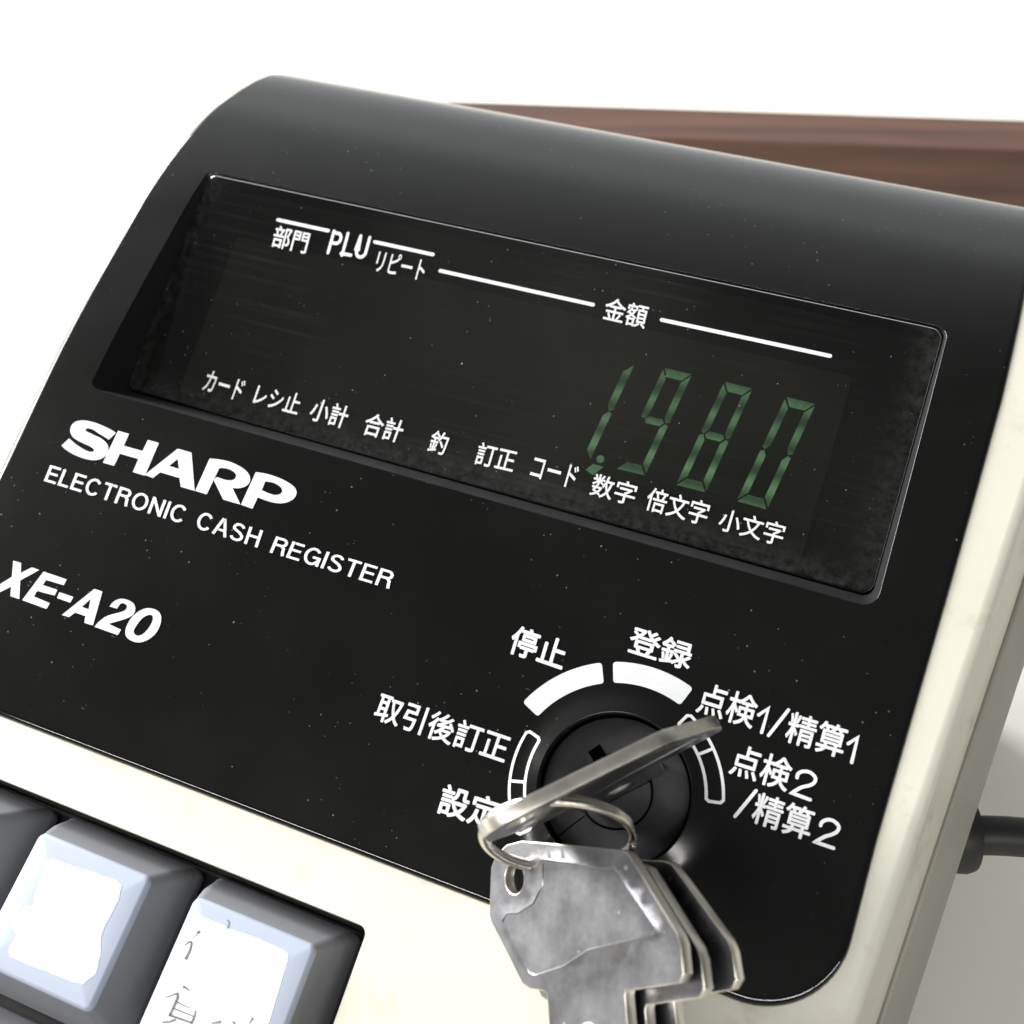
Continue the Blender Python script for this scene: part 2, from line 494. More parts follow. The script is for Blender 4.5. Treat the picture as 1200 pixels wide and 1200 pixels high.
rings = [(r * math.cos(2 * math.pi * (k + .5 * (i % 2)) / 64), r * math.sin(2 * math.pi * (k + .5 * (i % 2)) / 64))
         for i, r in enumerate((0.63, 0.66, 0.69, 0.72, 0.75, 0.78, 0.81, 0.84, 0.87)) for k in range(64)]
pts, fcs = fill(offset_loop(outl, -0.016), [opening, circ], 0.13, rings)
mb = MB()
mb.add([S3(x, s) for x, s in pts], fcs)
lp = [[S3(x, s, d) for x, s in offset_loop(outl, o)] for o, d in ((-0.016, 0), (-0.006, -0.0004), (0.008, -0.0020), (0.020, -0.0054), (0.029, -0.0108), (0.034, -0.019), (0.036, -0.034), (0.036, -0.15))]
f0 = len(mb.f); mb.loft(lp, 2)
for k in range(f0, len(mb.f)):                # the polished bevel runs along the lower edge and its corner
    if outl[(k - f0) % len(outl)][1] > 1.2: mb.mi[k] = 0
def win_loop(x0, x1, w0, w1, r, drop, n=len(opening)):
    return [win3(x, w, drop) for x, w in densify_like(round_rect(x0, x1, w0, w1, r))]
def densify_like(rr):
    """sample a rounded rectangle so its vertices pair with those of the opening"""
    base = round_rect(OP['x0'], OP['x1'], OP['w0'], s_hi, (0.09, 0.13, 0.12, 0.06))
    out = []
    for i, p in enumerate(base):
        q = base[(i + 1) % len(base)]
        k = max(1, int(math.hypot(q[0] - p[0], q[1] - p[1]) / 0.25))
        a, b = rr[i], rr[(i + 1) % len(rr)]
        out += [(a[0] + (b[0] - a[0]) * t / k, a[1] + (b[1] - a[1]) * t / k) for t in range(k)]
    return out
rec = [[S3(x, s, d) for x, s in offset_loop(opening, -o)] for o, d in ((0, 0), (0.003, -0.001), (0.006, -0.005), (0.007, -0.012))]
rec.append(win_loop(-5.86, 1.475, 2.16, 4.565, 0.09, -0.02))
rec.append(win_loop(-5.86, 1.475, 2.16, 4.565, 0.09, -0.30))
mb.loft([list(reversed(l)) for l in rec[:4]])
mb.loft([list(reversed(l)) for l in rec[3:]], 1)
lk = [[S3(x * k, s * k, d) for x, s in circ] for k, d in ((1, 0), (0.99, -0.004), (0.983, -0.014), (0.98, -0.03), (0.98, -0.4))]
mb.loft([list(reversed(l)) for l in lk])
panel = mb.build("front_panel", [MAT['black'], MAT['satin'], MAT['edge']], reg, True, 50)
panel["label"] = "glossy black front panel with white lettering"

# display: backing, tube, digits, pane --------------------------------
mb = MB()
q = [win3(x, w, -0.26) for x, w in ((-5.86, 2.14), (1.48, 2.14), (1.48, 4.57), (-5.86, 4.57))]
mb.add(q, [(0, 1, 2, 3)])
mb.build("display_backing", MAT['backing'], reg, False)
TD = -0.17
t0 = [on_window(px, py, TD) for px, py in ((268, 300), (1000, 440), (962, 590))]
mb = MB()
tl_ = round_rect(-5.40, t0[1][0], 2.33, 4.04, 0.05)
mb.loft([[win3(x, w, -0.255) for x, w in tl_], [win3(x, w, TD - 0.004) for x, w in tl_]], cap=True)
tube = mb.build("display_tube", MAT['tube'], reg, False)
SEG = {'a': 0, 'b': 1, 'c': 2, 'd': 3, 'e': 4, 'f': 5, 'g': 6}
def digit(name, quad, segs, t=0.185, dot=None, th=0.08):
    tl, tr, bl, br = (Vector(on_window(*p, depth=TD)) for p in quad)
    def at(u, v): return tl.lerp(tr, u).lerp(bl.lerp(br, u), v)
    mb = MB(); lev = []
    tu, tv_ = t * 1.25, th; g = 0.018
    P = {'a': [(g * 1.5, 0), (1 - g * 1.5, 0), (1 - tu - g, tv_), (tu + g, tv_)],
         'd': [(tu + g, 1 - tv_), (1 - tu - g, 1 - tv_), (1 - g * 1.5, 1), (g * 1.5, 1)],
         'b': [(1, g), (1, .5 - g), (1 - tu * .5, .5 - g * .2), (1 - tu, .5 - tv_ * .45 - g), (1 - tu, tv_ + g)],
         'c': [(1 - tu * .5, .5 + g * .2), (1, .5 + g), (1, 1 - g), (1 - tu, 1 - tv_ - g), (1 - tu, .5 + tv_ * .45 + g)],
         'f': [(0, g), (tu, tv_ + g), (tu, .5 - tv_ * .45 - g), (tu * .5, .5 - g * .2), (0, .5 - g)],
         'e': [(0, .5 + g), (tu * .5, .5 + g * .2), (tu, .5 + tv_ * .45 + g), (tu, 1 - tv_ - g), (0, 1 - g)],
         'g': [(tu * .75, .5), (tu * 1.15, .5 - tv_ * .42), (1 - tu * 1.15, .5 - tv_ * .42), (1 - tu * .75, .5), (1 - tu * 1.15, .5 + tv_ * .42), (tu * 1.15, .5 + tv_ * .42)]}
    for sname in segs:
        poly = P[sname]; n = 8
        # subdivide lengthwise so that the scan bands have vertices to follow
        vs = [(p[0], p[1]) for p in poly]
        tri = tessellate_polygon([[Vector((p[0], p[1], 0)) for p in vs]])
        mb.add([win3(*at(*p), TD) for p in vs], [tuple(x) for x in tri]); lev += [p[1] for p in vs]
    if dot:
        c = Vector(on_window(*dot, depth=TD)); r = 0.036
        vs = [(c.x + r * math.cos(a * math.pi / 8), c.y + r * math.sin(a * math.pi / 8)) for a in range(16)]
        mb.add([win3(*p, TD) for p in vs], [tuple(range(16))]); lev += [0.3] * 16
        vs = [(c.x - .10, c.y - .13), (c.x - .02, c.y - .16), (c.x + .05, c.y - .06), (c.x - .05, c.y - .06)]
        mb.add([win3(*p, TD) for p in vs], [(0, 1, 2, 3)]); lev += [0.3] * 4
    # consistent winding towards the viewer
    o = mb.build(name, MAT['seg'], tube, False, layer=("level", lev))
    return o
digit("digit", ((708, 418), (744, 426), (655, 531), (691, 540)), "bc", dot=(703.5, 538))["label"] = "green lit figure one with a point after it"
digit("digit", ((778, 431), (811, 438.5), (722, 549), (756, 557)), "abcdfg")["label"] = "green lit figure nine"
digit("digit", ((849, 447), (882, 455.5), (792, 568), (827, 577)), "abcdefg")["label"] = "green lit figure eight"
digit("digit", ((921, 465), (956, 473.5), (863, 587), (899, 597)), "abcdef")["label"] = "green lit figure zero"

pane2 = densify(round_rect(-5.845, 1.455, 2.19, 4.535, 0.09), 0.3)
pp_, pf_ = fill(pane2, [], 0.12)
def rimd(x, w):
    d = min((x + 5.845) / 0.30, (1.455 - x) / 0.34, (w - 2.19) / 0.32)
    return max(0.0, 1 - max(0.0, d)) ** 1.5
mb = MB(); mb.add([win3(x, w) for x, w in pp_], pf_)
lay = [rimd(x, w) for x, w in pp_]
lps = [[win3(x, w, d) for x, w in offset_loop(pane2, o)] for o, d in ((0, 0), (0.008, -0.003), (0.013, -0.009), (0.014, -0.02), (0.014, -0.11))]
mb.loft(lps); lay += [0.8] * (len(pane2) * 3) + [0.3] * (len(pane2) * 2)
pane = mb.build("display_window", MAT['pane'], reg, True, 60, ("rim_dust", lay))
pane["label"] = "smoked display window with white captions"

# lock -----------------------------------------------------------------
def disc_rings(spec, seg=64, cx=0, cy=0):
    return [[to_world((cx + r * math.cos(2 * math.pi * k / seg), cy + r * math.sin(2 * math.pi * k / seg), n)) for k in range(seg)] for r, n in spec]
mb = MB()
mb.loft(disc_rings(((0.575, -0.35), (0.575, -0.10), (0.568, -0.085), (0.555, -0.08), (0.30, -0.078), (0.292, -0.084), (0.290, -0.2))))
lock = mb.build("key_lock", MAT['lock'], reg, True, 40)
mb = MB()
mb.loft(disc_rings(((0.278, -0.2), (0.278, -0.09), (0.270, -0.082), (0.12, -0.080), (0.01, -0.080))), cap=True)
K_ANG = math.radians(45.2)
ku = (math.cos(K_ANG), math.sin(K_ANG)); kv = (-ku[1], ku[0])
def patch(mb, cx, cy, L, Wd, n, mi, ang=K_ANG):
    c, s_ = math.cos(ang), math.sin(ang)
    mb.add([to_world((cx + c * a - s_ * b, cy + s_ * a + c * b, n)) for a, b in ((-L, -Wd), (L, -Wd), (L, Wd), (-L, Wd))], [(0, 1, 2, 3)], mi)
patch(mb, 0.03, 0.03, 0.25, 0.055, -0.0775, 1)
mb.build("rotor", [MAT['lock'], MAT['slot']], lock, True, 40)
mb = MB(); patch(mb, -0.205, 0.215, 0.055, 0.075, -0.0755, 0, K_ANG + 0.1)
for a0 in (200, 235):
    c0, c1 = math.radians(a0), math.radians(a0 + 1.2)
    mb.add([to_world((r * math.cos(a), r * math.sin(a), -0.0755)) for r, a in ((0.30, c0), (0.555, c0), (0.555, c1), (0.30, c1))], [(0, 1, 2, 3)])
mb.build("index_slot", MAT['slot'], lock, False)

# lettering --------------------------------------------------------------
def ribbon(pts, wd, caps=True, seg=8):
    """flat stroke along a polyline: list of (verts, faces)"""
    out = []; h = wd / 2
    pts = [Vector(p) for p in pts]
    L = []; R = []
    for i, p in enumerate(pts):
        d0 = (p - pts[i - 1]).normalized() if i else None
        d1 = (pts[i + 1] - p).normalized() if i < len(pts) - 1 else None
        d = ((d0 or d1) + (d1 or d0)); d = d.normalized() if d.length > 1e-6 else (d1 or d0)
        nrm = Vector((-d.y, d.x)); k = 1.0
        if d0 is not None and d1 is not None: k = 1 / max(0.5, nrm.dot(Vector((-d1.y, d1.x))))
        L.append(p + nrm * h * k); R.append(p - nrm * h * k)
    n = len(pts); vs = [tuple(v) for v in L + R]
    out.append((vs, [(i, i + 1, n + i + 1, n + i)[::-1] for i in range(n - 1)]))
    if caps:
        for c in (pts[0], pts[-1]):
            out.append(([(c.x + h * math.cos(2 * math.pi * k / 12), c.y + h * math.sin(2 * math.pi * k / 12)) for k in range(12)], [tuple(range(12))]))
    return out
EPS, DEPS = 0.0035, 0.0004
class Print:
    """flat ink on a surface: each overlapping piece sits a hair above the one before"""
    def __init__(s, place): s.mb = MB(); s.place = place; s.k = 0
    def piece(s, vs, fs, layer=None):
        d = EPS + DEPS * ((s.k % 12) if layer is None else layer); s.k += 1
        s.mb.add([s.place(x, y, d) for x, y in vs], fs)
    def stroke(s, pts, wd, caps=True):
        for vs, fs in ribbon(pts, wd, caps): s.piece(vs, fs)
    def poly(s, outer, hole=None):
        loops = [[Vector((x, y, 0)) for x, y in l] for l in ([outer] + ([hole] if hole else []))]
        tri = tessellate_polygon(loops); vs = outer + (hole or [])
        fixed = []
        for t in tri:
            a, b, c = (Vector(vs[i]) for i in t)
            fixed.append(tuple(t) if (b - a).cross(c - a) > 0 else tuple(reversed(t)))
        s.piece(vs, fixed)
    def build(s, name, parent, label=None, mat='white_ink'):
        o = s.mb.build(name, MAT[mat], parent, False)
        if label: o["label"] = label
        return o
def panel_place(x, w, d): return S3(x, w, d)
def window_place(x, w, d): return win3(x, w, d)
def glyph_mesh(text):
    cu = bpy.data.curves.new("t", 'FONT'); cu.body = text; cu.resolution_u = 3
    ob = bpy.data.objects.new("t", cu); COL.objects.link(ob)
    dg = bpy.context.evaluated_depsgraph_get()
    me = bpy.data.meshes.new_from_object(ob.evaluated_get(dg))
    vs = [(v.co.x, v.co.y) for v in me.vertices]; fs = [tuple(p.vertices) for p in me.polygons]
    bpy.data.objects.remove(ob); bpy.data.curves.remove(cu); bpy.data.meshes.remove(me)
    return vs, fs
def text(pr, s, bl, br, tl, conv, bold=0.02):
    bold *= 0.8
    """set ink of a word in the parallelogram whose corners were measured"""
    vs, fs = glyph_mesh(s)
    x0, x1 = min(v[0] for v in vs) - bold, max(v[0] for v in vs) + bold
    y0, y1 = min(v[1] for v in vs) - bold, max(v[1] for v in vs) + bold
    B, R, T = (Vector(conv(*p)) for p in (bl, br, tl))
    def mp(x, y): return tuple(B + (R - B) * ((x - x0) / (x1 - x0)) + (T - B) * ((y - y0) / (y1 - y0)))
    for k in range(9):
        a = k * math.pi / 4; r = bold if k < 8 else 0
        pr.piece([mp(x + r * math.cos(a), y + r * math.sin(a)) for x, y in vs], fs, k)
def strokes_px(pr, pts, wd, conv): pr.stroke([conv(*p) for p in pts], wd)

def caption(words, parent, place, conv, bold, name="caption", extra=None, label=None):
    pr = Print(place)
    for w in words: text(pr, *w, conv, bold)
    if extra: extra(pr)
    return pr.build(name, parent, label)
win_words = [
    [("部門", (317.3, 289.1), (358, 298.3), (324.3, 263.8))],
    [("リピート", (438.3, 317.7), (494.8, 329.8), (445.3, 293.2))],
    [("金額", (705.3, 374.7), (755, 386.2), (712.1, 347.7))],
    [("カード", (236.5, 457.5), (280.6, 470.6), (245.3, 433.5))],
    [("レシ止", (295.8, 472.5), (348.1, 486.3), (304, 449.4))],
    [("小計", (360.5, 491.7), (403, 503.3), (369.9, 465.6))],
    [("合計", (423, 508.8), (467.3, 520), (432.5, 482.7))],
    [("釣", (499.8, 529), (519.8, 534.3), (508.8, 503.6))],
    [("訂正", (555.1, 543.7), (600.3, 554.4), (562.9, 517.7))],
    [("コード", (620, 559.3), (672.3, 573.6), (627.7, 533.3))],
    [("数字", (690, 580), (741.3, 594), (697.7, 554))],
    [("倍文字", (754.4, 597.3), (826.1, 617.3), (762.4, 570))],
    [("小文字", (839.7, 620.7), (914.9, 641), (847.5, 594.7))],
]
for w in win_words: caption(w, pane, window_place, on_window, 0.017)
# letters drawn as strokes: cap height 1
def arc(cx, cy, rx_, ry_, a0, a1, n=14):
    return [(cx + rx_ * math.cos(math.radians(a0 + (a1 - a0) * k / n)), cy + ry_ * math.sin(math.radians(a0 + (a1 - a0) * k / n))) for k in range(n + 1)]
H = 0.07
GL = {
 'E': (0.60, [[(H, 0), (H, 1)], [(0, H), (0.60, H)], [(0, .52), (0.55, .52)], [(0, 1 - H), (0.59, 1 - H)]]),
 'L': (0.52, [[(H, 0), (H, 1)], [(0, H), (0.52, H)]]),
 'T': (0.62, [[(.31, 0), (.31, 1)], [(0, 1 - H), (0.62, 1 - H)]]),
 'I': (0.14, [[(H, 0), (H, 1)]]),
 'H': (0.66, [[(H, 0), (H, 1)], [(.66 - H, 0), (.66 - H, 1)], [(0, .53), (.66, .53)]]),
 'N': (0.66, [[(H, 0), (H, 1)], [(.66 - H, 0), (.66 - H, 1)], [(H, .97), (.66 - H, .03)]]),
 'A': (0.70, [[(.06, 0), (.33, 1)], [(.64, 0), (.37, 1)], [(.14, .33), (.56, .33)]]),
 'C': (0.72, [arc(.37, .5, .30, .44, 38, 322, 22)]),
 'O': (0.78, [arc(.39, .5, .32, .44, 0, 360, 30)]),
 'G': (0.76, [arc(.38, .5, .31, .44, 40, 335, 22), [(.70, 0), (.70, .50)], [(.40, .46), (.76, .46)]]),
 'S': (0.64, [arc(.32, .735, .225, .205, 15, 215, 14)[:-1] + [(.2, .60), (.44, .48)] + arc(.32, .27, .25, .21, 55, -165, 16)]),
 'R': (0.66, [[(H, 0), (H, 1)], [(0, 1 - H), (.36, 1 - H)] + arc(.38, .735, .19, .195, 90, -90, 10) + [(0, .54)], [(.40, .54), (.54, .42), (.56, .20), (.60, 0)]]),
 'P': (0.60, [[(H, 0), (H, 1)], [(H, 1 - H), (.32, 1 - H)] + arc(.34, .70, .19, .23, 90, -90, 10) + [(H, .47)]]),
 'U': (0.62, [[(H, 1), (H, .32)] + arc(.31, .32, .24, .25, 180, 360, 12) + [(.62 - H, 1)]]),
}
def stroke_word(pr, s, bl, br, tl, conv, wd=0.135, gap=0.12, caps=False):
    x = 0; items = []
    for ch in s:
        wd_, st = GL[ch]; items.append((x, st)); x += wd_ + gap
    tot = x - gap
    B, R, T = (Vector(conv(*p)) for p in (bl, br, tl))
    for x0, st in items:
        for line in st:
            for vs, fs in ribbon([(p[0] + x0, p[1]) for p in line], wd, caps):
                pr.piece([tuple(B + (R - B) * (a / tot) + (T - B) * b) for a, b in vs], fs)
pr = Print(window_place)
stroke_word(pr, "PLU", (383, 296), (428, 304.5), (390.1, 270.8), on_window, 0.15, 0.16, True)
pr.build("caption", pane)
for a, b in (((325.8, 257.8), (384.8, 270.6)), ((439.4, 283.7), (507.5, 298.5)), ((516, 317.5), (695, 357.3)), ((775.5, 375), (972.5, 417.3))):
    pr = Print(window_place); pr.stroke([on_window(*a), on_window(*b)], 0.036); pr.build("caption_bar", pane)

pr = Print(panel_place)
stroke_word(pr, "ELECTRONIC", (51.6, 563.6), (214.2, 614.3), (59.3, 545), on_panel)
stroke_word(pr, "CASH", (228.7, 618.8), (301.9, 642), (235.6, 599.3), on_panel)
stroke_word(pr, "REGISTER", (316, 647.4), (456.2, 690.3), (324, 628.6), on_panel)
pr.build("product_lettering", panel)

def px_poly(pr, pts, ox, oy, sc, hole=None, smooth=0):
    f = lambda p: on_panel(ox + p[0] / sc, oy + p[1] / sc)
    def sm(l):
        out = []
        for i in range(len(l)):
            p0, p1, p2, p3 = (Vector(l[j % len(l)]) for j in (i - 1, i, i + 1, i + 2))
            for t in range(smooth):
                u = t / smooth
                out.append(tuple(0.5 * (2 * p1 + (p2 - p0) * u + (2 * p0 - 5 * p1 + 4 * p2 - p3) * u * u + (3 * p1 - p0 - 3 * p2 + p3) * u ** 3)))
        return out
    if smooth: pts = sm(pts); hole = sm(hole) if hole else None
    pr.poly([f(p) for p in pts], [f(p) for p in hole] if hole else None)
def curve_poly(pts, sharp):
    """round the corners of an outline except at the indices in sharp"""
    out = []; n = len(pts)
    for i in range(n):
        p0, p1, p2, p3 = (Vector(pts[j % n]) for j in (i - 1, i, i + 1, i + 2))
        if i in sharp and (i + 1) % n in sharp: out.append(tuple(p1)); continue
        if i in sharp: p0 = p1 * 2 - p2
        if (i + 1) % n in sharp: p3 = p2 * 2 - p1
        for t in range(4):
            u = t / 4
            out.append(tuple(0.5 * (2 * p1 + (p2 - p0) * u + (2 * p0 - 5 * p1 + 4 * p2 - p3) * u * u + (3 * p1 - p0 - 3 * p2 + p3) * u ** 3)))
    return out
pr = Print(panel_place)
S_ = [(570, 205), (510, 265), (470, 240), (420, 210), (375, 180), (330, 165), (302, 175), (315, 195), (360, 217), (420, 245), (470, 277), (500, 318), (503, 362), (480, 405), (440, 433), (390, 445), (330, 440), (260, 420), (190, 390), (130, 352), (92, 318), (160, 255), (210, 300), (270, 340), (330, 370), (370, 371), (378, 352), (345, 325), (280, 295), (215, 260), (180, 225), (170, 180), (185, 135), (225, 105), (290, 97), (370, 112), (450, 142), (520, 175)]
px_poly(pr, curve_poly(S_, {0, 1, 20, 21}), 60, 480, 7.5)
px_poly(pr, [(590, 188), (685, 215), (640, 320), (805, 365), (852, 268), (948, 295), (825, 582), (720, 550), (768, 435), (605, 388), (555, 495), (457, 468)], 60, 480, 7.5)
px_poly(pr, [(1115, 345), (1235, 380), (1263, 715), (1140, 680), (1130, 603), (960, 552), (897, 602), (825, 575)], 60, 480, 7.5, [(1115, 435), (1125, 523), (1037, 497)])
R_ = [(345, 207), (430, 215), (520, 235), (600, 270), (665, 315), (698, 365), (695, 415), (660, 450), (605, 467), (545, 465), (615, 610), (465, 568), (382, 400), (395, 378), (420, 373), (460, 388), (510, 398), (550, 395), (575, 372), (575, 345), (545, 315), (490, 293), (430, 290), (318, 522), (218, 490)]
px_poly(pr, curve_poly(R_, {0, 9, 10, 11, 12, 22, 23, 24}), 200, 510, 7.5)
P_ = [(750, 327), (840, 340), (950, 375), (1040, 420), (1095, 465), (1108, 515), (1080, 563), (1020, 593), (950, 600), (870, 585), (768, 548), (720, 648), (620, 612)]
Ph = [(833, 407), (905, 420), (960, 450), (983, 485), (970, 515), (925, 527), (870, 515), (803, 485)]
px_poly(pr, curve_poly(P_, {0, 10, 11, 12}), 200, 510, 7.5, curve_poly(Ph, {0, 7}))
pr.build("maker_lettering", panel)
pr = Print(panel_place)
px_poly(pr, [(95, 103), (150, 120), (147, 190), (225, 150), (277, 168), (143, 242), (137, 373), (75, 352), (80, 285), (-5, 327), (-62, 308), (85, 217)], 0, 640, 6)
px_poly(pr, [(308, 180), (470, 235), (450, 275), (325, 238), (303, 275), (405, 308), (385, 348), (262, 315), (240, 355), (352, 402), (328, 442), (158, 380)], 0, 640, 6)
px_poly(pr, [(420, 325), (518, 358), (495, 398), (402, 365)], 0, 640, 6)
px_poly(pr, [(665, 302), (722, 320), (655, 558), (595, 540), (603, 492), (530, 468), (487, 500), (437, 485)], 0, 640, 6, [(640, 370), (625, 445), (578, 428)])
Z2 = [(772, 425), (800, 392), (845, 372), (895, 378), (938, 402), (953, 438), (940, 478), (895, 508), (765, 547), (853, 588), (830, 626), (667, 568), (700, 530), (760, 490), (850, 465), (885, 448), (895, 425), (878, 405), (850, 405), (825, 440)]
px_poly(pr, curve_poly(Z2, {0, 8, 9, 10, 11, 19}), 0, 640, 6)
px_poly(pr, [(885, 625), (890, 570), (930, 500), (985, 455), (1040, 437), (1095, 447), (1130, 480), (1132, 540), (1100, 610), (1040, 660), (975, 678), (915, 660)], 0, 640, 6,
        [(942, 605), (955, 570), (1000, 510), (1045, 485), (1073, 490), (1075, 525), (1045, 580), (1005, 620), (965, 630)], 4)
pr.build("model_lettering", panel)

LW = 0.026
def seg_poly(off, sc, pts): return [(off[0] + x / sc, off[1] + y / sc) for x, y in pts]
one1 = [(889, 838), (900.5, 830.3), (892.5, 858.5)]; slash1 = [(924, 832), (900.5, 862)]; one2 = [(994, 871.5), (1005, 864.5), (998, 893.5)]
two = [(705, 385), (715, 350), (760, 330), (820, 340), (865, 385), (855, 430), (810, 455), (740, 472), (660, 520), (820, 580)]
two_b = [(912, 805), (925, 775), (970, 755), (1025, 765), (1070, 810), (1060, 855), (1010, 885), (945, 905), (865, 950), (1025, 1005)]
def smooth_line(pts, corners=()):
    out = []
    for i in range(len(pts) - 1):
        p0, p1, p2, p3 = (Vector(pts[max(0, min(len(pts) - 1, j))]) for j in (i - 1, i, i + 1, i + 2))
        if i in corners: p0 = p1
        if i + 1 in corners: p3 = p2
        for t in range(5):
            u = t / 5
            out.append(tuple(0.5 * (2 * p1 + (p2 - p0) * u + (2 * p0 - 5 * p1 + 4 * p2 - p3) * u * u + (3 * p1 - p0 - 3 * p2 + p3) * u ** 3)))
    return out + [pts[-1]]
def ex1(pr):
    for l in (one1, slash1, one2): strokes_px(pr, l, LW, on_panel)
def ex2(pr):
    strokes_px(pr, smooth_line(seg_poly((840, 860), 7.5, two), (8,)), LW, on_panel)
def ex3(pr):
    strokes_px(pr, seg_poly((840, 860), 7.5, [(345, 500), (160, 725)]), LW, on_panel)
    strokes_px(pr, smooth_line(seg_poly((840, 860), 7.5, two_b), (8,)), LW, on_panel)
caption([("停止", (594, 765), (658, 787.2), (604.5, 731))], panel, panel_place, on_panel, 0.03)
caption([("登録", (733.8, 764.2), (807.1, 787.3), (742.1, 732.5))], panel, panel_place, on_panel, 0.026)
caption([("取引後訂正", (436, 842.7), (590.2, 896), (447.7, 810.5))], panel, panel_place, on_panel, 0.024)
caption([("設定", (510.5, 953), (580, 975.2), (521.5, 917))], panel, panel_place, on_panel, 0.03)
caption([("点検", (814.2, 834.5), (881, 855.2), (824.7, 798)), ("精算", (917.8, 868.8), (986, 890.2), (927.8, 832.3))], panel, panel_place, on_panel, 0.022, extra=ex1)
caption([("点検", (852.9, 906.7), (921.6, 929), (863.2, 870))], panel, panel_place, on_panel, 0.022, extra=ex2)
caption([("精算", (878.7, 963.3), (947, 986.7), (888.9, 926.7))], panel, panel_place, on_panel, 0.022, extra=ex3)

# bands round the lock
def ang_of(px, py):
    x, y = on_panel(px, py); return math.degrees(math.atan2(y, x))
def ring_pt(r, a): return (r * math.cos(math.radians(a)), r * math.sin(math.radians(a)))
def band(a0, a1, r0=0.832, r1=1.0, rc=0.022):
    pr = Print(panel_place)
    n = 26; w = math.degrees(rc / 0.9)
    outer = [ring_pt(r1, a0 + w + (a1 - a0 - 2 * w) * k / n) for k in range(n + 1)]
    inner = [ring_pt(r0, a1 - w - (a1 - a0 - 2 * w) * k / n) for k in range(n + 1)]
    lp = outer + [ring_pt(r1 - rc * .3, a1 - w * .3), ring_pt(r1 - rc, a1), ring_pt(r0 + rc, a1), ring_pt(r0 + rc * .3, a1 - w * .3)] + inner + \
         [ring_pt(r0 + rc * .3, a0 + w * .3), ring_pt(r0 + rc, a0), ring_pt(r1 - rc, a0), ring_pt(r1 - rc * .3, a0 + w * .3)]
    lp.reverse() if a1 < a0 else None
    pr.poly(lp); return pr.build("position_band", panel)
def outline(a0, am, a1, r0=0.698, r1=0.826, wd=0.023):
    pr = Print(panel_place); n = 24; rc = 0.02; w = math.degrees(rc / 0.77)
    o = [ring_pt(r1, a0 + w + (a1 - a0 - 2 * w) * k / n) for k in range(n + 1)]
    i_ = [ring_pt(r0, a1 - w - (a1 - a0 - 2 * w) * k / n) for k in range(n + 1)]
    loop = o + [ring_pt(r1 - rc, a1), ring_pt(r0 + rc, a1)] + i_ + [ring_pt(r0 + rc, a0), ring_pt(r1 - rc, a0)]
    pr.stroke(densify(loop, 0.03) + [loop[0], loop[1]], wd, False)
    pr.stroke([ring_pt(r0 + (r1 - r0) * k / 8, am) for k in range(9)], wd, False)
    return pr.build("position_outline", panel)
aL0, aL1 = ang_of(622, 832), ang_of(706.5, 789)
aR0, aR1 = ang_of(718.5, 788), ang_of(805, 816)
band(aL1, aL0); band(aR1, aR0)
om = ang_of(607, 916); o0 = ang_of(626, 861)
outline(o0, om if om > 0 else om + 360, (om if om > 0 else om + 360) + ((om if om > 0 else om + 360) - o0) * 1.0)
q0, qm, q1 = ang_of(806, 838), ang_of(827, 881), ang_of(837, 940)
outline(q1, qm, q0)

# cream upper case, grey lower case ---------------------------------------
def xo_r(s): return 2.075 + 0.075 * max(-6.5, min(s, 5.5))
def xo_l(s): return -6.60 - 0.06 * max(-6.5, min(s, 5.5))
S_F, S_B = -6.4, S_END - 0.15
co = [(xo_l(S_F), S_F), (xo_r(S_F), S_F)] + [(xo_r(S_F + k * .25), S_F + k * .25) for k in range(1, int((S_B - S_F) / .25))] + [(xo_r(S_B), S_B), (xo_l(S_B), S_B)]
co += [(xo_l(S_B - k * .25), S_B - k * .25) for k in range(1, int((S_B - S_F) / .25))]
co = densify(co, 0.25)
gap = offset_loop(outl, 0.047)
well_x0, well_x1, well_k0, well_k1 = -6.02, -1.455, 0.388, 3.55
def kx(x, k): return x + 0.07 * (k - 0.65)
well2 = densify(round_rect(well_x0, well_x1, -well_k1, -well_k0, 0.075), 0.3)
well_loop = [(kx(x, -y), BEND + y) for x, y in well2]
pts, fcs = fill(co, [gap, well_loop], 0.2)
def C3(x, s, d=0.0):
    w, n, a, b = profile(s); return to_world((x, w + a * d, n + b * d))
mb = MB(); mb.add([C3(x, s, -0.022) for x, s in pts], fcs)
RIM = ((0, -0.022), (0.03, -0.024), (0.06, -0.034), (0.088, -0.042), (0.106, -0.08), (0.116, -0.13), (0.225, -0.45), (0.31, -0.70), (0.312, -0.715), (0.30, -0.725), (0.28, -0.9))
mb.loft([[C3(x, s, d) for x, s in offset_loop(co, o)] for o, d in RIM])
mb.loft([[C3(x, s, d) for x, s in reversed(offset_loop(gap, -o))] for o, d in ((0, -0.022), (0.006, -0.025), (0.009, -0.032), (0.010, -0.3))])
mb.loft([[key3(x, -y, h) for x, y in reversed(well2)] for h in (-0.022, -0.026, -0.08)])
case = mb.build("upper_case", MAT['cream'], reg, True, 50)
mb = MB()
ls = [[C3(x, s, d) for x, s in offset_loop(co, o)] for o, d in ((0.28, -0.9), (0.29, -0.76), (0.335, -0.735), (0.355, -0.74), (0.585, -1.18), (0.60, -1.22))]
ls.append([Vector((v.x, v.y, 0.0015)) for v in ls[-1]])
mb.loft(ls, cap=True)
mb.build("lower_case", MAT['grey_case'], reg, True, 40)
mb = MB()
mb.loft([[key3(x, -y, h) for x, y in reversed(offset_loop(well2, 0.0))] for h in (-0.08, -0.55)])
mb.add([key3(x, k, -0.5) for x, k in ((well_x0 - .05, well_k0 - .05), (well_x1 + .05, well_k0 - .05), (well_x1 + .05, well_k1 + .05), (well_x0 - .05, well_k1 + .05))], [(3, 2, 1, 0)])
mb.build("key_well", MAT['well'], reg, False)

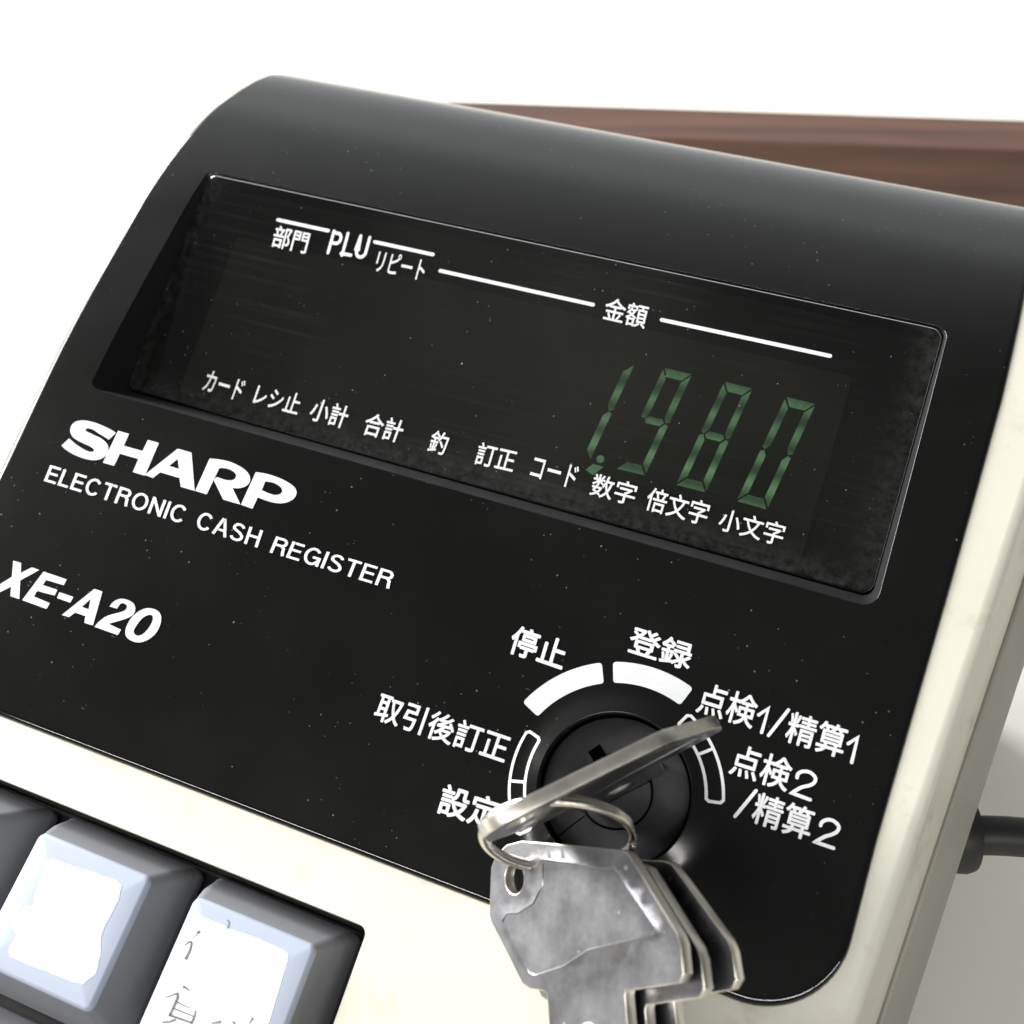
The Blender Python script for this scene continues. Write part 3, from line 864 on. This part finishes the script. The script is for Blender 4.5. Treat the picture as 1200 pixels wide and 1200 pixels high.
# keys of the keyboard ------------------------------------------------------
PITCH = 1.487
def keycap(x0, k0, label=None):
    """x0: left of the base, k0: back of the base"""
    base = lambda ins, h: [key3(x, -y, h) for x, y in round_rect(x0 + ins, x0 + 1.345 - ins, -(k0 + 1.42) + ins, -k0 - ins, 0.07, 5)]
    tx0, tx1, tk0, tk1 = x0 + 0.085, x0 + 1.175, k0 + 0.235, k0 + 1.275
    top = lambda ins, h: [key3(x, -y, h) for x, y in round_rect(tx0 + ins, tx1 - ins, -tk1 + ins, -tk0 - ins, max(0.02, 0.07 - ins), 5)]
    mb = MB()
    mb.loft([base(0, -0.46), base(0, -0.36), base(0.012, -0.335)])
    mb.loft([base(0.012, -0.335), [b.lerp(t, 0.5) for b, t in zip(base(0.004, -0.32), top(-0.02, 0.06))], top(0.0, 0.058), ])
    mb.loft([top(0.0, 0.058), top(0.006, 0.078), top(0.02, 0.094), top(0.04, 0.10), top(0.25, 0.099), top(0.45, 0.0985)], 1, cap=True)
    o = mb.build("keycap", [MAT['key_skirt'], MAT['key_blue']], reg, True, 55)
    if label: o["label"] = label
    return o
KX = {0: -4.40 - PITCH, 1: -4.40, 2: -2.92}
caps = {}
for r in (0, 1):
    for c in (0, 1, 2):
        lab = {(0, 1): "pale blue keytop with a patch of worn white tape", (0, 2): "pale blue keytop with a handwritten paper label"}.get((r, c))
        caps[(r, c)] = keycap(KX[c], 0.415 + 1.50 * r, lab)
def key_at(px, py, h):
    nrm = Vector((0, KS, KC)); o = Vector((0, BEND, 0))
    p = meet(px, py, o + nrm * h, nrm) - o
    k = -p.y * KC + p.z * KS
    return (p.x - 0.07 * (k - 0.65), k)
def sticker(name, pts, mat, parent, h=0.1003, label=None):
    mb = MB(); vs = [key_at(*p, h) for p in pts]
    tri = tessellate_polygon([[Vector((x, k, 0)) for x, k in vs]])
    lo = [key3(x, k, h - 0.02) for x, k in vs]; hi = [key3(x, k, h + 0.001) for x, k in vs]
    mb.add(hi, [tuple(t) for t in tri])
    return mb, h + 0.001
def rough_line(pts, step=3.0, amp=0.5):
    out = []
    for i, p in enumerate(pts):
        q = pts[(i + 1) % len(pts)]; d = math.hypot(q[0] - p[0], q[1] - p[1]); k = max(1, int(d / step))
        for t in range(k):
            out.append((p[0] + (q[0] - p[0]) * t / k + random.uniform(-amp, amp), p[1] + (q[1] - p[1]) * t / k + random.uniform(-amp, amp)))
    return out
tape = [(53, 1008), (62, 1006), (138, 1032), (143, 1038), (139, 1055), (127, 1078), (118, 1098), (118, 1120), (112, 1142), (98, 1154), (86, 1151), (40, 1134), (10, 1121), (9, 1112), (20, 1096), (13, 1086), (18, 1070), (38, 1060)]
mb, _ = sticker("tape", rough_line(tape, 5, 0.8), 'tape', caps[(0, 1)])
mb.build("tape_patch", MAT['tape'], caps[(0, 1)], False)
lab = [(219, 1076), (223, 1072.5), (229, 1072), (262, 1084), (267, 1088), (300, 1099), (334, 1114), (338, 1119), (337, 1126), (310, 1215), (165, 1215), (170, 1195)]
mb, hh = sticker("label", lab, 'paper', caps[(0, 2)])
def pencil(pts, w0, w1):
    n = len(pts)
    for i in range(n - 1):
        a, b = Vector(key_at(*pts[i], hh)), Vector(key_at(*pts[i + 1], hh))
        d = (b - a).normalized(); nr = Vector((-d.y, d.x))
        f0 = w0 + (w1 - w0) * i / (n - 1); f1 = w0 + (w1 - w0) * (i + 1) / (n - 1)
        mb.add([key3(p.x, p.y, hh + 0.002) for p in (a + nr * f0, b + nr * f1, b - nr * f1, a - nr * f0)], [(0, 1, 2, 3)], 1)
cp = lambda l: [(190 + x / 7.5, 1050 + y / 7.5) for x, y in l]
for l, a, b in (([(305, 325), (335, 312)], .010, .012), ([(325, 318), (250, 390)], .004, .002), ([(198, 432), (240, 402), (262, 408), (245, 480), (205, 558)], .004, .013),
                ([(182, 800), (200, 800), (242, 832)], .012, .004), ([(20, 895), (130, 855)], .003, .006), ([(130, 850), (142, 880), (100, 980), (62, 1055)], .012, .010),
                ([(115, 925), (245, 985)], .006, .003), ([(95, 985), (280, 1060)], .006, .004), ([(62, 1045), (260, 1115)], .009, .006), ([(295, 1005), (285, 1060), (255, 1125)], .007, .011),
                ([(0, 1110), (70, 1105), (120, 1085)], .006, .008), ([(430, 1120), (520, 1105)], .004, .010), ([(620, 1105), (650, 1125)], .010, .004), ([(800, 1068), (765, 1125)], .010, .003), ([(575, 210), (590, 235), (572, 290)], .004, .004)):
    pencil(cp(l), a, b)
mb.build("paper_label", [MAT['paper'], MAT['pencil']], caps[(0, 2)], False)

# ------------------------------------------------------------------ keys and ring
KEY_OUT = [(-0.50, 1.20), (0.44, 1.00), (0.50, 0.965), (0.84, 0.34), (0.86, 0.26), (0.86, 0.06), (0.81, 0.0), (0.38, -0.03), (0.365, -0.06), (0.365, -1.30), (0.20, -1.45), (0.0, -1.50), (-0.20, -1.42),
           (-0.30, -1.30), (-0.24, -1.1), (-0.32, -0.95), (-0.26, -0.8), (-0.33, -0.65), (-0.33, -0.04), (-0.36, -0.01), (-0.50, 0.01), (-0.57, 0.05), (-0.86, 0.56), (-0.88, 0.62), (-0.84, 1.02), (-0.78, 1.12), (-0.66, 1.19)]
KEY_IN = [(-0.32, 1.03), (-0.30, 0.98), (-0.32, 0.82), (-0.42, 0.68), (-0.58, 0.615), (-0.70, 0.62), (-0.755, 0.56), (-0.50, 0.12), (-0.44, 0.10), (-0.16, 0.16), (0.08, 0.27), (0.70, 0.35), (0.37, 0.87)]
KEY_OUT = [(a, b * 0.82 if b > 0 else b) for a, b in KEY_OUT]; KEY_IN = [(a, b * 0.82) for a, b in KEY_IN]
if sum(a[0] * b[1] - b[0] * a[1] for a, b in zip(KEY_OUT, KEY_OUT[1:] + KEY_OUT[:1])) < 0: KEY_OUT.reverse()
if sum(a[0] * b[1] - b[0] * a[1] for a, b in zip(KEY_IN, KEY_IN[1:] + KEY_IN[:1])) < 0: KEY_IN.reverse()
KEY_HOLE = [(-0.60 + 0.105 * math.cos(2 * math.pi * k / 24), 0.74 + 0.115 * math.sin(2 * math.pi * k / 24)) for k in range(24)]
KTH = 0.046
def key_mesh():
    steps = ((0.013, 0.0), (0.004, 0.0035), (-0.003, 0.0035), (-0.010, -0.003))
    loops = [densify(offset_loop(KEY_IN, d), 0.07) for d, _ in steps]
    o = densify(KEY_OUT, 0.12)
    pts, fcs = fill(o, [KEY_HOLE], 0.12, (), loops)
    def hgt(p):
        v = Vector(p); m = 9
        for i in range(len(KEY_IN)):
            a, b = Vector(KEY_IN[i - 1]), Vector(KEY_IN[i]); t = max(0, min(1, (v - a).dot(b - a) / (b - a).length_squared))
            m = min(m, (a + (b - a) * t - v).length)
        d = -m if inside(p, KEY_IN) else m
        if d >= 0.0105: return KTH
        if d >= -0.0050: return KTH + 0.0035
        return KTH - 0.003
    hs = [hgt(p) for p in pts]
    B = 0.006
    V = []; F = []; MI = []
    n = len(pts)
    V += [(p[0], p[1], h) for p, h in zip(pts, hs)]; F += [f for f in fcs]
    V += [(p[0], p[1], -h) for p, h in zip(pts, hs)]; F += [tuple(i + n for i in reversed(f)) for f in fcs]
    MI = [0] * len(F)
    for loop, sgn in ((o, 1), (list(reversed(KEY_HOLE)), 1)):
        off = offset_loop(loop, B * 0.8); mid = offset_loop(loop, B)
        rows = [[(x, y, KTH) for x, y in loop], [(x, y, KTH - B * .4) for x, y in off], [(x, y, KTH - B * 1.1) for x, y in mid], [(x, y, -KTH + B * 1.1) for x, y in mid], [(x, y, -KTH + B * .4) for x, y in off], [(x, y, -KTH) for x, y in loop]]
        m = len(loop); base = len(V)
        for r in rows: V += r
        for k in range(len(rows) - 1):
            for i in range(m):
                j = (i + 1) % m
                F.append((base + k * m + i, base + (k + 1) * m + i, base + (k + 1) * m + j, base + k * m + j)); MI.append(1)
    # round pip struck into the blade
    base = len(V)
    for r, z in ((0.13, KTH - .002), (0.11, KTH + .02), (0.06, KTH + .036), (0.01, KTH + .04)):
        V += [(0.02 + r * math.cos(2 * math.pi * k / 20), -0.34 + r * math.sin(2 * math.pi * k / 20), z) for k in range(20)]
    for k in range(3):
        for i in range(20):
            j = (i + 1) % 20; F.append((base + k * 20 + i, base + k * 20 + j, base + (k + 1) * 20 + j, base + (k + 1) * 20 + i)); MI.append(0)
    F.append(tuple(base + 60 + i for i in range(20))); MI.append(0)
    me = bpy.data.meshes.new("key")
    me.from_pydata([tuple(Vector(v) * UN) for v in V], [], F)
    me.materials.append(MAT['nickel']); me.materials.append(MAT['nickel_edge'])
    me.polygons.foreach_set("material_index", MI)
    me.polygons.foreach_set("use_smooth", [True] * len(F)); me.set_sharp_from_angle(angle=math.radians(35))
    me.validate(); me.update()
    return me
key_me = key_mesh()
def place_key(label, origin, a_dir, b_dir, group=None):
    a = Vector(a_dir).normalized(); b = Vector(b_dir); b = (b - a * a.dot(b)).normalized(); c = a.cross(b)
    aw, bw, cw = (dir_world(v) for v in (a, b, c))
    o = bpy.data.objects.new("key", key_me); COL.objects.link(o)
    m = Matrix(((aw.x, bw.x, cw.x, 0), (aw.y, bw.y, cw.y, 0), (aw.z, bw.z, cw.z, 0), (0, 0, 0, 1)))
    m.translation = to_world(origin); o.matrix_world = m
    o["label"] = label; o["category"] = "key"
    if group: o["group"] = group
    return o
place_key("silver key standing in the lock, seen edge on", (0.035, 0.03, 0.72), (ku[0], ku[1], 0), (0, 0, 1))
def px_at(px, py, n):
    return meet(px, py, (0, 0, n), (0, 0, 1))
ps = math.radians(26); ph = math.radians(36)
ka = (math.cos(ps) * math.cos(ph), math.sin(ps) * math.cos(ph), math.sin(ph)); kb = (-math.sin(ps), math.cos(ps), -0.1)
HANG = "keys hanging from the ring"
front = px_at(688, 1156, 0.88)
place_key("worn silver key in front of the two others hanging from the ring", front, ka, kb, HANG)
place_key("silver key hanging between the front key and the rearmost key", px_at(711, 1172, 0.78), ka, kb, HANG)
ps2 = math.radians(28)
ph2 = math.radians(31)
ka2 = (math.cos(ps2) * math.cos(ph2), math.sin(ps2) * math.cos(ph2), math.sin(ph2)); kb2 = (-math.sin(ps2), math.cos(ps2), -0.1)
place_key("silver key rearmost of the hanging three, its edge against the black panel", px_at(740, 1169, 0.70), ka2, kb2, HANG)

rc = px_at(653, 980, 0.98)
e1 = cam_to_local((1, 0.05, 0)).normalized(); e2 = cam_to_local((0, 0.66, 0.75)); e2 = (e2 - e1 * e1.dot(e2)).normalized(); e3 = e1.cross(e2)
RR, RW = 0.515, 0.030
V = []; F = []; NT, NS = 150, 10
for k in range(NT + 1):
    t = k / NT * 4 * math.pi * 0.97
    c = rc + e1 * (RR * math.cos(t)) + e2 * (RR * math.sin(t)) + e3 * ((k / NT - 0.5) * 0.048)
    rad = (e1 * math.cos(t) + e2 * math.sin(t))
    for j in range(NS):
        a = 2 * math.pi * j / NS
        V.append(to_world(c + rad * (RW * math.cos(a)) + e3 * (RW * math.sin(a))))
for k in range(NT):
    for j in range(NS):
        jj = (j + 1) % NS
        F.append((k * NS + j, k * NS + jj, (k + 1) * NS + jj, (k + 1) * NS + j))
F.append(tuple(reversed(range(NS)))); F.append(tuple(NT * NS + j for j in range(NS)))
loc = to_world(rc)
o = build("key_ring", [v - loc for v in V], F, MAT['ring']); o.location = loc
o["label"] = "small steel split ring joining the keys"; o["category"] = "key ring"

# ------------------------------------------------------------------ power cord at the right side
p0 = px_at(1124, 978, -2.2); p1 = px_at(1166, 980, -2.25); p2 = px_at(1260, 979, -2.3); p3 = px_at(1450, 984, -2.4); p4 = px_at(1420, 1010, -5.0)
w0 = [to_world(p) for p in (p0, p1, p2, p3, p4)]
croot = empty("power_cord", "black rubber power cord with a flanged boot leaving the right side of the machine", "cord", w0[0])
ORIGIN[croot] = w0[0].copy()
def tube(name, path, radii, mat, parent, seg=24):
    mb = MB(); loops = []
    for i, p in enumerate(path):
        d = (path[min(i + 1, len(path) - 1)] - path[max(i - 1, 0)]).normalized()
        u = d.cross(Vector((0, 0, 1))).normalized(); v = u.cross(d)
        loops.append([p + (u * math.cos(2 * math.pi * k / seg) + v * math.sin(2 * math.pi * k / seg)) * radii[i] for k in range(seg)])
    mb.loft(loops, cap=True, cap_first=True)
    return mb.build(name, mat, parent, True, 40)
d0 = (w0[1] - w0[0]).normalized()
s0 = w0[0] - d0 * 0.0035
R1, R2 = 0.0045, 0.0023
tube("strain_relief", [s0, s0 + d0 * .0003, s0 + d0 * 0.0040, s0 + d0 * 0.0049, s0 + d0 * 0.0051], [R1 * .96, R1, R1, R1 * 0.93, R2 * 1.08], MAT['rubber'], croot, 32)
def bez(pts, n=30):
    out = []
    for k in range(n + 1):
        q = list(pts); t = k / n
        while len(q) > 1: q = [a.lerp(b, t) for a, b in zip(q, q[1:])]
        out.append(q[0])
    return out
path = bez([s0 + d0 * 0.005, w0[2], w0[3], Vector((w0[3].x + 0.02, w0[3].y + .004, 0.006)), Vector((w0[3].x + 0.07, w0[3].y + .0, R2)), Vector((w0[3].x + 0.2, w0[3].y + .03, R2))])
tube("cable", path, [R2] * len(path), MAT['rubber'], croot)
